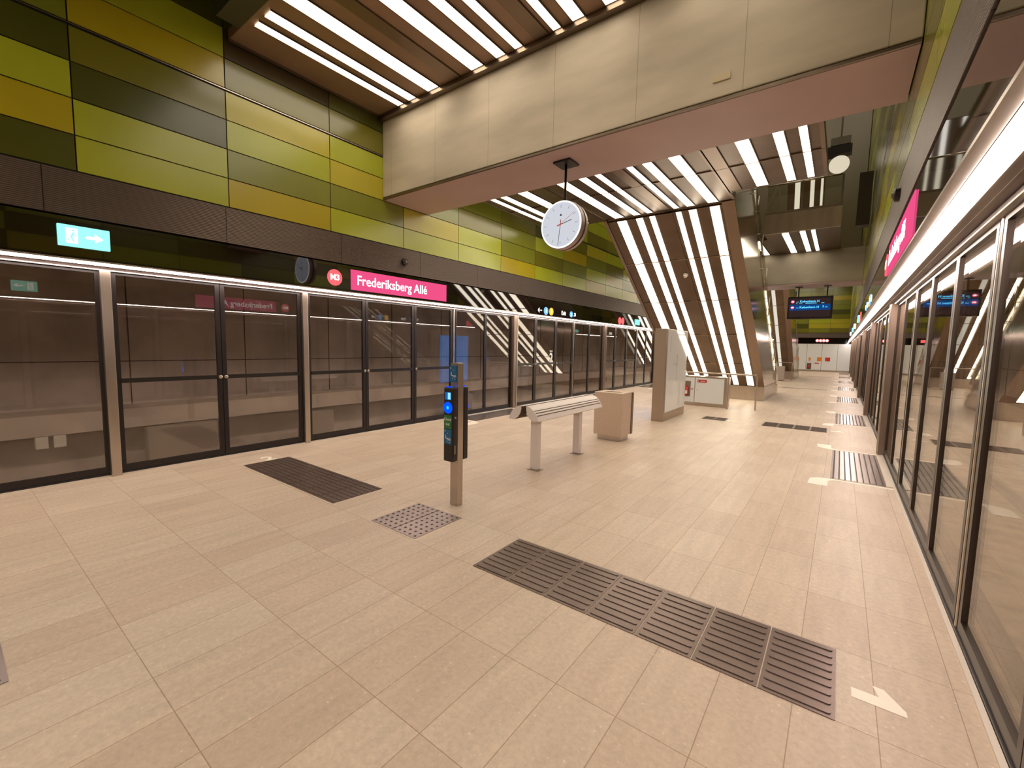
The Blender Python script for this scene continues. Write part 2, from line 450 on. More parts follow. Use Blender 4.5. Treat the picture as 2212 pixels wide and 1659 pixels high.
# ------------------------------------------------------------------ platform screen gates
D, E2, F3 = 'door', 'emergency', 'fixed'
mods = [(D, -6.1, -4.1), (F3, -4.1, -.95), (D, -.95, 1.17), (E2, 1.17, 3.37), (F3, 3.37, 6.53)]
y = 6.53
for k in range(7):
    if y > 38: break
    mods.append((D, y, y+2.02)); a = y+2.02
    b_ = min(y+5.07, Y1); mods.append((F3, a, b_)); y = b_
win_n = [0]; door_n = [0]
def gate_module(kind, ya, yb, s):
    sg = (1, -1)[s]; g = (XL, XR)[s]     # sg: towards the platform
    far = ya > 24
    if kind == D:
        door_n[0] += 1; t = bpy.data.objects.new('door_%d' % door_n[0], None)
    else:
        win_n[0] += 1; t = bpy.data.objects.new('window_%d' % win_n[0], None)
    COL.objects.link(t); t.location = (g, ya, 0); t['_w'] = [g, ya, 0]; t['kind'] = 'structure'
    nl = {D: 2, E2: 2, F3: 3}[kind]
    wd = (yb-ya)/nl; z0, z1 = .03, 2.255
    for i in range(nl):
        a = ya + i*wd + (.045 if i == 0 else .004); b2 = ya + (i+1)*wd - (.045 if i == nl-1 else .004)
        fw = .032 if kind == D else .05
        bm = B()
        xa, xb = sorted((g-sg*.02, g+sg*.02))
        box(bm, xa, xb, a, a+fw, z0, z1); box(bm, xa, xb, b2-fw, b2, z0, z1)
        box(bm, xa, xb, a+fw, b2-fw, z0, z0+.07); box(bm, xa, xb, a+fw, b2-fw, z1-.03, z1)
        fr = obj('frame', bm, black_frame if s == 0 else frame_r, t)
        pa, pb = sorted((g-sg*.006, g+sg*.006))
        boxo('pane', pa, pb, a+fw-.004, b2-fw+.004, z0+.066, z1-.026, door_glass, t)
        if kind != D and not far and s == 0:
            xa, xb = sorted((g+sg*.006, g+sg*.035))
            pb_ = boxo('push_bar', xa, xb, a+fw, b2-fw, 1.035, 1.085, black_frame, t)
            # keyed knob on the closing edge
            if kind == E2: kys = [b2-.028] if i == 0 else [a+.028]
            else: kys = [b2-.028] if i == 0 else ([a+.028] if i == 1 else [a+.028])
            for ky in kys:
                bm = B(); lathe(bm, [(.012, 0), (.022, sg*.01), (.022, sg*.03), (.012, sg*.036)], (g+sg*.02, ky, 1.06), 'x', 16)
                obj('door_knob', bm, steel, t)
    return t
# steel glazing posts
post_n = 20
post_m = mat('brown_post_steel', (.27, .20, .155), .34, .8)
def post(ya, yb, s, depth=.1, m=None):
    global post_n
    sg = (1, -1)[s]; g = (XL, XR)[s]
    xa, xb = sorted((g-sg*.03, g+sg*depth))
    o = boxo('trim_%d' % post_n, xa, xb, ya, yb, 0.0, 2.262, m or steel, bevel=.006); post_n += 1
    struct(o)
for s in (0, 1):
    for (k, a, b_) in mods:
        gate_module(k, a, b_, s)
        if k == D: 
            if s == 1 and b_ < 6: continue
            post(a-.018, a+.018, s, .03 if s == 0 else .018)
            if b_ < 6: post(b_-.045, b_+.045, s, .08)
            else:
                post(b_-.03, b_+.082, s, .095, post_m); post(b_+.086, b_+.12, s, .105)
        elif k == E2: pass
        elif a == 3.37: post(a-.04, a+.04, s, .07) if s == 0 else post(a-.014, a+.014, s, .024)
    sg = (1, -1)[s]; g = (XL, XR)[s]
    # head rail of the gates and light threshold
    xa, xb = sorted((g-sg*.05, g+sg*.05)); struct(boxo('trim_%d' % post_n, xa, xb, Y0, Y1, 2.268, 2.298, head_m)); post_n += 1
    xa, xb = sorted((g-sg*.045, g+sg*.056)); struct(boxo('trim_%d' % post_n, xa, xb, Y0, Y1, 2.2565, 2.2675, steel)); post_n += 1
    xa, xb = sorted((g-sg*.03, g+sg*.028)); struct(boxo('trim_%d' % post_n, xa, xb, Y0, Y1, .0, .028, black_frame)); post_n += 1
    xa, xb = sorted((g+sg*.03, g+sg*.055)); struct(boxo('trim_%d' % post_n, xa, xb, Y0, Y1, .0, .012, mat('edge_strip%d' % s, (.8, .72, .62), .3, .3))); post_n += 1

# track number on the glass
t = thing('track_number', 'white track number 2 with small caption on the glass gate above the bench', 'sign', (XL+.012, 10.35, 1.2))
text('numeral', '2', .36, (XL+.010, 10.28, 1.20), (0, 1, 0), (0, 0, 1), print_m, t, extrude=.001, bold=.006)
text('caption', 'Spor', .085, (XL+.010, 10.29, 1.40), (0, 1, 0), (0, 0, 1), print_m, t, extrude=.001, bold=.001)

# ------------------------------------------------------------------ end walls
struct(boxo('wall_back', -10, 4, Y0-.3, Y0, -1.3, 12.0, panel_m['D']))
bm = B(); keys = 'GOLMYD'
box(bm, -10, 4, Y1, Y1+.2, -1.3, 12.0, 0)
struct(obj('wall_far', bm, joint_m))
bm = B()
for r in range(25):
    z = 2.92+r*.343
    x = -6.15
    while x < .3:
        wd = 1.345
        box(bm, x+.006, min(x+wd, .33)-.006, Y1-.02, Y1-.002, z+.006, z+.337, random.choice([0, 1, 2, 3, 4, 5, 1, 0])); x += wd
struct(obj('wall_far_cladding', bm, [panel_m[k] for k in keys]))
bpy.data.objects['wall_far_cladding'].name = 'wall_far_upper'
struct(boxo('trim_%d' % post_n, XL, XR, Y1-.03, Y1-.002, 2.56, 2.90, rib_m)); post_n += 1
struct(boxo('trim_%d' % post_n, XL, XR, Y1-.035, Y1-.002, 2.10, 2.55, black_glass)); post_n += 1
bm = B()
x = -6.4
for wd in (1.3, 1.3, .95, .75, .95, .95, .8):
    box(bm, x+.008, min(x+wd, XR-.02)-.008, Y1-.06, Y1-.003, .12, 2.09); x += wd
struct(obj('wall_far_lower', bm, white_glass))
struct(boxo('baseboard_far', XL+.1, XR-.1, Y1-.07, Y1-.003, 0, .11, steel))
def far_item(name, x0, x1, z0, z1, m, label, cat):
    return tag(boxo(name, x0, x1, Y1-.085, Y1-.061, z0, z1, m), label, cat)
far_item('notice', -1.42, -1.16, .78, 1.08, orange_paint, 'square orange notice on the white end wall of the platform', 'sign')
far_item('notice', -1.95, -1.83, .80, 1.05, orange_paint, 'narrow orange notice on the white end wall, left of the square one', 'sign')
far_item('notice', -.92, -.62, .80, 1.08, red_paint, 'red square notice on the white end wall beside the glass doors', 'sign')
far_item('notice', -1.55, -1.28, .60, .66, red_paint, 'tiny red label below the orange notice on the end wall', 'sign')
t = thing('extinguisher_box', 'distant fire extinguisher behind a small window in the white end wall', 'fire extinguisher', (-1.9, Y1-.07, .15))
boxo('recess', -2.04, -1.76, Y1-.08, Y1-.061, .16, .62, steel_dark, t)
bm = B(); tube(bm, [(-1.9, Y1-.125, .2), (-1.9, Y1-.125, .48)], .04, 12); obj('cylinder', bm, red_paint, t)
boxo('cabinet_seam', -2.3, -1.6, Y1-.066, Y1-.0605, .70, .707, groove_mat, t)
t = thing('line_signs', 'row of four glowing white and red discs on the black end fascia', 'sign', (-1.2, Y1-.04, 2.33))
for i in range(4):
    bm = B(); lathe(bm, [(.115, 0), (.115, -.02)], (-1.5+i*.2, Y1-.036, 2.34), 'y', 20); obj('disc', bm, red_glow, t)
    bm = B(); lathe(bm, [(.075, 0), (.075, -.01)], (-1.5+i*.2, Y1-.057, 2.34), 'y', 20); obj('disc_centre', bm, white_glow, t)
t = tag(boxo('line_sign', -3.3, -3.0, Y1-.055, Y1-.036, 2.25, 2.42, red_glow), 'glowing pink lamp on the end fascia beside the far staircase', 'sign')

# ------------------------------------------------------------------ ceiling fields and strip lights
strips = [(-5.60, -5.48), (-5.35, -5.20), (-4.94, -4.73), (-4.11, -3.91), (-3.69, -3.55), (-3.40, -3.29), (-2.86, -2.76), (-2.61, -2.47), (-2.22, -2.05), (-1.34, -1.17), (-.90, -.78), (-.62, -.53)]
chan = [(-4.51, -4.31), (-3.12, -2.92), (-1.76, -1.56)]
near_m = mat('high_ceiling_panel', (.34, .22, .15), .5, .5, noise=.10, nscale=2)
def ceiling_field(x0, x1, y0, y1, z, joints, m0=None):
    bm = B(); box(bm, x0, x1, y0, y1, z, z+.12, 0)
    edge = .05
    for a, b_ in ((x0, x0+edge), (x1-edge, x1)): box(bm, a, b_, y0, y1, z-.012, z, 1)
    for c0_, c1_ in chan:
        if c0_ < x0 or c1_ > x1: continue
        box(bm, c0_+.012, c1_-.012, y0+.03, y1-.1, z-.014, z, 1)
        for q in (c0_, c1_-.010): box(bm, q, q+.010, y0+.03, y1-.1, z-.003, z, 2)
    for j in joints: box(bm, x0, x1, j-.008, j+.008, z-.016, z, 1)
    return struct(obj('ceiling', bm, [m0 or steel_warm, mat('ceiling_rail', (.24, .17, .12), .35, .8), groove_mat]))
def ceil_light(x0, x1, y0, y1, z, label, group, em=None):
    t = thing('ceiling_light', label, 'light', ((x0+x1)/2, (y0+y1)/2, z), group)
    bm = B()
    box(bm, x0-.012, x0, y0-.012, y1+.012, z-.016, z-.0005); box(bm, x1, x1+.012, y0-.012, y1+.012, z-.016, z-.0005)
    obj('housing', bm, steel_warm, t)
    boxo('diffuser', x0+.001, x1-.001, y0, y1, z-.010, z-.001, em or strip_e, t)
ceiling_field(-6.13, .30, 2.36, 4.57, 5.12, [], near_m)
struct(boxo('trim_%d' % post_n, -6.13, .30, 4.48, 4.575, 5.06, 5.115, steel_dark)); post_n += 1
tag(boxo('ceiling_duct', -5.75, .2, 2.10, 2.34, 5.09, 5.7, mat('dark_duct', (.05, .05, .02), .6)), 'dark green boxed duct along the near edge of the lit ceiling', 'duct')
for i, (a, b_) in enumerate(strips):
    ceil_light(a, b_, 2.44, 4.46, 5.12, '%s strip light from the left wall, in the high ceiling before the beam' % ORD[i], 'strip lights before the beam')
ceiling_field(-5.80, -4.38, 5.57, 9.20, 4.33, [7.52])
ceiling_field(-4.40, -1.76, 5.57, 9.12, 4.33, [7.52])
ceiling_field(-1.78, -.36, 5.57, 8.72, 4.33, [7.52])
for i, (a, b_) in enumerate(strips):
    ye = 8.62 if i >= 9 else 9.08
    ceil_light(a, b_, 5.62, 7.505, 4.33, '%s strip light from the left wall, first length behind the concrete beam' % ORD[i], 'strip lights behind the beam')
    ceil_light(a, b_, 7.535, ye, 4.33, '%s strip light from the left wall, last length before the %s' % (ORD[i], 'sloping stair underside' if i < 9 else 'upper landing'), 'strip lights behind the beam')

# ------------------------------------------------------------------ concrete beams
t = thing('concrete_beam', 'massive concrete beam crossing the whole hall above the hanging clock', 'beam', (CX, 5.07, 3.86))
boxo('beam_body', FL+.004, FR-.004, 4.58, 5.56, 3.90, 7.2, concrete, t, bevel=.01)
boxo('soffit', FL+.01, FR-.01, 4.60, 5.55, 3.86, 3.90, soffit_m, t)
boxo('reveal', FL+.01, FR-.01, 4.572, 4.60, 3.862, 3.885, steel_dark, t)
t = tag(boxo('sticker', -1.14, -.99, 4.569, 4.578, 4.04, 4.10, mat('sticker_paper', (.62, .50, .32), .6)), 'small pale sticker at the lower edge of the big beam', 'sticker')
bm = B()
t = thing('concrete_beam', 'second concrete beam further down the hall under the upper landing', 'beam', (-1, 15.5, 3.45))
boxo('beam_body', -2.35, FR-.004, 15.0, 16.0, 3.46, 4.34, mat('beam_concrete', (.36, .31, .235), .75, noise=.18, nscale=1.6, nstretch=(.6, 1, 1.6)), t)
boxo('soffit', -2.35, FR-.004, 15.01, 15.99, 3.42, 3.46, soffit_m, t)

# ------------------------------------------------------------------ sloping stair casings
def casing(dy, label, lit, x0=-4.41, x1=-1.78):
    k = 3.89/5.95
    ya, za, yb, zb = 9.15+dy, 4.33, 15.10+dy, .44
    dirv = Vector((0, yb-ya, zb-za)).normalized(); nr = Vector((0, -dirv.z*-1, 0))
    nr = Vector((0, dirv.z, -dirv.y))            # outwards: towards -y and -z
    t = thing('stair_casing', label, 'staircase', ((x0+x1)/2, 16.5+dy, 0))
    bm = B()
    prism(bm, [(ya+.02, za+.01), (yb, zb), (yb+.04, zb), (yb+.04, .0), (18.6+dy, 0), (18.3+dy, .25), (10.88+dy, 5.01), (9.16+dy, 6.15)], x0+.02, x1-.02, 0)
    obj('casing_body', bm, steel_warm, t)
    # side cladding plates (slightly proud)
    for xs, xe in ((x0, x0+.02), (x1-.02, x1)):
        bm = B()
        prism(bm, [(9.16+dy, 4.33), (15.10+dy, .44), (18.3+dy, .44), (18.05+dy, .44), (10.88+dy, 5.01), (9.16+dy, 6.15)][:2] + [(18.02+dy, .44), (10.88+dy, 5.01), (9.16+dy, 6.15)], xs, xe, 0)
        obj('side_panel', bm, steel_side, t)
    boxo('plinth', x0-.005, x1+.005, yb-.02, 18.5+dy, 0, .43, steel, t)
    def sbox(bm, xa, xb, s0, s1, n0, n1):
        """box lying on the underside: s = world y along slope, n = offset outwards"""
        def P(x, s, n):
            z = za - (s-ya)*(za-zb)/(yb-ya)
            return Vector((x, s, z)) + nr*n
        vs = [bm.verts.new(P(x, s, n)) for x in (xa, xb) for s in (s0, s1) for n in (n0, n1)]
        for f in ((0,1,3,2), (4,6,7,5), (0,4,5,1), (2,3,7,6), (0,2,6,4), (1,5,7,3)): bm.faces.new([vs[i] for i in f])
    js = [9.20+dy, 10.33+dy, 11.58+dy, 12.80+dy, 14.02+dy, 15.06+dy]
    bm = B(); sbox(bm, x0, x0+.07, ya+.0, yb, .0, .02); sbox(bm, x1-.22, x1, ya+.0, yb, .0, .02); obj('edge_rail', bm, rail_m, t)
    for a, b_ in zip(js, js[1:]):
        bm = B(); sbox(bm, x0+.085, x1-.225, a+.006, b_-.006, .0, .012); obj('soffit_panel', bm, steel_warm, t)
    bm = B()
    for c0_, c1_ in chan[1:2]:
        sbox(bm, c0_+.012, c1_-.012, js[0], js[-1], .0122, .0245)
    obj('service_channel', bm, steel_warm, t)
    for i, (a, b_) in enumerate(lit):
        for ja, jb in zip(js, js[1:]):
            bm = B(); sbox(bm, a, b_, ja+.014, jb-.014, .013, .020)
            obj('light_strip', bm, strip_e if (dy == 0 or i < 4) else half_e, t)
    for j in js[1:-1]:
        bm = B(); sbox(bm, x0+.075, x1-.225, j-.009, j+.009, .0125, .026); obj('joint_bar', bm, rail_m, t)
    # glass balustrade with steel edges above the right side
    rail = lambda yy: 5.01 + .66*(10.88+dy-yy)
    bm = B(); tube(bm, [(x1-.03, 9.3+dy, rail(9.3+dy)+.42), (x1-.03, 18.3+dy, rail(18.3+dy)+.42+.35)], .022, 10)
    obj('handrail', bm, steel, t)
    yy = 9.5+dy; gl = B()
    while yy < 18.0+dy:
        ln = 1.0
        prism(gl, [(yy, rail(yy)+.02), (yy+ln-.03, rail(yy+ln-.03)+.02), (yy+ln-.03, rail(yy+ln-.03)+.40), (yy, rail(yy)+.40)], x1+.02, x1+.03, 0)
        bm = B(); tube(bm, [(x1+.035, yy, rail(yy)-.1), (x1+.035, yy+.12, rail(yy)+.46)], .011, 6); obj('glass_edge', bm, steel, t)
        for q, z_ in ((yy+.05, rail(yy)+.1), (yy+.5, rail(yy+.5)+.02)):
            bm = B(); tube(bm, [(x1-.04, q, z_), (x1+.06, q, z_)], .010, 6); obj('bracket', bm, steel, t)
        yy += ln
    obj('balustrade_glass', gl, rail_glass, t)
    return t
cas = casing(0, 'big sloping steel stair casing with six white light strips behind the kiosk', strips[3:9])
casing(12.65, 'distant sloping stair casing beyond the second concrete beam', strips[3:8], x0=-4.41, x1=-1.95)
t = thing('smoke_detector', 'small white sensor dome on the sloping stair underside', 'sensor', (-3.03, 10.74, 3.26))
bm = B()
k = (4.33-.44)/5.95
zc = 4.33-(10.74-9.15)*k
nrm = Vector((0, -.547, -.837)).normalized()
for r_, h0, h1, nm_, mm in ((.055, .02, .05, 'base', white_paint), (.035, .05, .10, 'dome', white_paint)):
    bm = B(); tube(bm, [Vector((-3.03, 10.74, zc))+nrm*(h0+.005), Vector((-3.03, 10.74, zc))+nrm*h1], r_, 18); obj(nm_, bm, mm, t)

# ------------------------------------------------------------------ upper landing
t = thing('upper_landing', 'upper landing with steel fascia and glass balustrade above the far platform', 'landing', (-1, 14, 4.33))
boxo('slab', -1.69, -.22, 12.36, 20.0, 4.40, 4.72, dark_void, t)
boxo('fascia_panel', -1.69, -.20, 12.30, 12.36, 4.33, 4.78, mat('landing_fascia', (.62, .52, .43), .38, .55, noise=.12, nscale=2.5, nstretch=(3, 1, .3)), t)
bm = B(); prism(bm, [(-1.69, 12.36), (-.20, 12.36), (-.20, 14.99), (-2.3, 14.99), (-2.3, 12.95), (-1.69, 12.95)], 4.33, 4.40, 2); obj('soffit', bm, steel_warm, t)
boxo('floor_edge', -1.69, -.20, 12.30, 12.42, 4.79, 4.83, steel, t)
boxo('glass_panel', -1.67, -.99, 12.335, 12.347, 4.84, 5.44, rail_glass, t)
boxo('glass_panel', -.95, -.24, 12.335, 12.347, 4.84, 5.44, rail_glass, t)
bm = B(); tube(bm, [(-1.69, 12.34, 5.46), (-.22, 12.34, 5.46)], .02, 10); obj('handrail', bm, steel, t)
for x in (-.97, -.22): boxo('baluster', x-.02, x+.02, 12.32, 12.36, 4.80, 5.46, steel, t)
for i, (a, b_) in enumerate(((-2.0, -1.86), (-1.33, -1.19), (-.97, -.86), (-.75, -.67))):
    ceil_light(a, b_, 12.98 if i == 0 else 12.42, 14.9, 4.33, '%s of four short strip lights under the upper landing, from the left' % ORD[i], 'strip lights under the landing')
tag(boxo('wall_column', .06, .30, 12.6, 12.9, 4.36, 5.5, mat('dark_column', (.06, .045, .03), .5)), 'dark column beside the upper landing at the right wall', 'column')
tag(boxo('landing_partition', -6.1, .31, 21.0, 21.2, 4.73, 11.9, mat('landing_wall', (.11, .085, .035), .35)), 'dark olive partition at the back of the upper landing', 'wall')
# hall services seen in the slot beside the ceiling
t = thing('hanging_lamp', 'pale round lamp under a dark box in the slot above the upper landing', 'light', (-.41, 15.2, 6.6))
bm = B(); lathe(bm, [(.23, 0), (.23, -.05), (.17, -.08)], (-.40, 15.2, 6.62), 'y', 28); obj('lamp_disc', bm, emis('lamp_disc_glow', (1, .88, .66), .62), t)
boxo('lamp_box', -.68, -.14, 15.15, 15.45, 6.90, 7.12, black_plastic, t)
boxo('lamp_plate', -.62, -.18, 15.15, 15.4, 7.14, 7.34, steel, t)
boxo('suspension_rod', -.42, -.38, 15.24, 15.28, 6.6, 12.0, steel_dark, t)
t = thing('upper_stair_casing', 'lit underside of the next stair flight seen through the landing balustrade', 'staircase', (-1.0, 16, 4.73))
bm = B(); prism(bm, [(16.3, 4.73), (16.6, 4.73), (15.7, 7.3), (15.4, 7.3)], -1.62, -.71, 0); obj('casing_body', bm, rail_m, t)
for a, b_ in ((-1.43, -1.30), (-1.05, -.95), (-.80, -.74)):
    bm = B(); prism(bm, [(16.28, 4.75), (16.3, 4.75), (15.41, 7.28), (15.39, 7.28)], a, b_, 0); obj('light_strip', bm, emis('flight_strip', (.95, .88, .78), .9), t)
# hall ceilings further on, with unseen strips added to light the far platform
ceiling_field(-5.8, -.36, 17.0, 21.8, 4.33, [19.4])
struct(boxo('ceiling', -6.1, .3, 29.5, 40.3, 6.6, 6.75, steel_warm))
for i, (a, b_) in enumerate(strips):
    if 1:
        ceil_light(a, b_, 17.1, 21.6, 4.33, '%s added unseen strip light from the left wall, beyond the second beam' % ORD[i], 'added unseen strip lights beyond the second beam')
        ceil_light(a, b_, 30, 39.5, 6.6, '%s added unseen strip light from the left wall, before the end wall' % ORD[i], 'added unseen strip lights before the end wall')  # unseen full row added to brighten the end wall

# roof strips added unseen to brighten the void, and the mirrored ceiling behind the viewer
for i, xx in enumerate((-5.0, -3.4, -1.8, -.3)):
    ceil_light(xx, xx+.5, 9.5, 19.5, 11.95, '%s added roof fill strip from the left, unseen high above the upper landing' % ORD[i], 'added roof fill strips')
ceiling_field(-6.0, .30, -6.5, -.6, 5.12, [])
for i, (a, b_) in enumerate(strips):  # unseen strips added to lift the foreground floor and left wall
    ceil_light(a, b_, -6.3, -.8, 5.12, '%s added unseen strip light from the left wall, in the ceiling behind the viewer' % ORD[i], 'added unseen strip lights behind the viewer')

# ------------------------------------------------------------------ clock
t = thing('station_clock', 'round white double-sided clock hanging from the concrete beam', 'clock', (-2.95, 4.98, 3.86))
cc = (-2.95, 4.98, 3.08); R_ = .30
boxo('ceiling_plate', -3.07, -2.83, 4.86, 5.10, 3.835, 3.858, black_plastic, t)
bm = B(); tube(bm, [(-2.95, 4.98, 3.37), (-2.95, 4.98, 3.84)], .016, 14); obj('rod', bm, black_plastic, t)
case_m = mat('clock_case', (.42, .32, .29), .35, .3)
bm = B(); lathe(bm, [(R_-.012, -.085), (R_, -.075), (R_+.004, -.018)], cc, 'y', 72); obj('front_ring', bm, case_m, t, smooth=False)
bm = B(); lathe(bm, [(R_-.012, -.018), (R_-.012, .018)], cc, 'y', 72); obj('groove_band', bm, black_plastic, t)
bm = B(); lathe(bm, [(R_+.004, .018), (R_, .075), (R_-.012, .085)], cc, 'y', 72); obj('back_ring', bm, case_m, t)
bm = B(); lathe(bm, [(R_-.008, -.085), (R_-.008, -.089)], cc, 'y', 72); obj('light_rim', bm, rim_e, t)
bm = B(); lathe(bm, [(R_-.026, -.089), (R_-.026, -.092)], cc, 'y', 72); obj('dial', bm, dial_m, t)
bm = B(); lathe(bm, [(R_-.03, .085), (R_-.03, .092)], cc, 'y', 72); obj('back_dial', bm, dial_m, t)
def dial_bar(bm, ang, r0, r1, wd, y0, y1):
    s_, c_ = math.sin(math.radians(ang)), math.cos(math.radians(ang))
    pts = [(r0, -wd/2), (r1, -wd/2), (r1, wd/2), (r0, wd/2)]
    prism(bm, [(cc[0]+r*s_+q*c_, cc[2]+r*c_-q*s_) for r, q in pts], cc[1]+y0, cc[1]+y1, 1)
bm = B()
for h in range(12): dial_bar(bm, h*30, .205, .245, .0035, -.0935, -.0922)
obj('hour_mark', bm, hand_m, t)
bm = B(); dial_bar(bm, 76, -.02, .165, .008, -.0965, -.095); obj('hour_hand', bm, hand_m, t)
bm = B(); dial_bar(bm, 187, -.05, .255, .006, -.0985, -.097); obj('minute_hand', bm, hand_m, t)
bm = B(); dial_bar(bm, 56, -.045, .235, .004, -.101, -.0995); obj('second_hand', bm, hand_pale, t)
bm = B(); dial_bar(bm, 76, -.05, .03, .011, -.1025, -.1015); dial_bar(bm, 187, -.06, .03, .009, -.1035, -.1026); obj('hub', bm, hand_red, t)
bm = B(); prism(bm, [(cc[0]-.018, cc[2]+.105), (cc[0]+.018, cc[2]+.105), (cc[0]+.013, cc[2]+.113), (cc[0]-.013, cc[2]+.113)], cc[1]-.0935, cc[1]-.0922, 1)
prism(bm, [(cc[0]-.009, cc[2]+.114), (cc[0]+.009, cc[2]+.114), (cc[0]+.009, cc[2]+.13), (cc[0]-.009, cc[2]+.13)], cc[1]-.0935, cc[1]-.0922, 1)
obj('emblem', bm, hand_m, t)

# ------------------------------------------------------------------ departure display
t = thing('departure_display', 'black departure screen hanging from the second beam over the platform', 'screen', (-.82, 15.5, 3.42))
boxo('housing', -1.37, -.28, 15.46, 15.62, 2.48, 3.13, black_plastic, t, bevel=.008)
boxo('screen', -1.32, -.33, 15.450, 15.459, 2.54, 3.07, screen_dark, t)
boxo('highlight_row', -1.32, -.33, 15.444, 15.4495, 2.73, 2.90, screen_band, t)
for x in (-1.12, -.43):
    boxo('hanger', x-.015, x+.015, 15.52, 15.56, 3.13, 3.40, black_plastic, t)
    boxo('mounting_plate', x-.09, x+.09, 15.48, 15.60, 3.395, 3.418, black_plastic, t)
for z in (2.985, 2.815):
    bm = B(); lathe(bm, [(.045, 0), (.045, -.004)], (-1.245, 15.443, z), 'y', 20); obj('line_disc', bm, emis('m3_disc%d' % int(z*100), srgb(225, 80, 120), 1.0), t)
    text('line_code', 'M3', .05, (-1.245, 15.436, z), (1, 0, 0), (0, 0, 1), white_glow, t, .001, 'CENTER', bold=.001)
    text('destination', 'København H', .085, (-1.07, 15.441, z), (1, 0, 0), (0, 0, 1), screen_text, t, .001, bold=.002)
    text('small_text', 'mod', .035, (-1.16, 15.441, z-.01), (1, 0, 0), (0, 0, 1), screen_text, t, .001, bold=.001)
text('minutes', '2', .075, (-.52, 15.441, 2.83), (1, 0, 0), (0, 0, 1), screen_text, t, .001, bold=.002)
text('minutes_unit', 'min', .04, (-.46, 15.441, 2.815), (1, 0, 0), (0, 0, 1), screen_text, t, .001, bold=.001)
bm = B()
for a, b_ in ((-1.16, -1.13), (-1.08, -1.05), (-1.03, -1.01), (-.93, -.66), (-.55, -.48)): box(bm, a, b_, 15.440, 15.443, 2.925, 2.938)
obj('route_line', bm, screen_text, t)

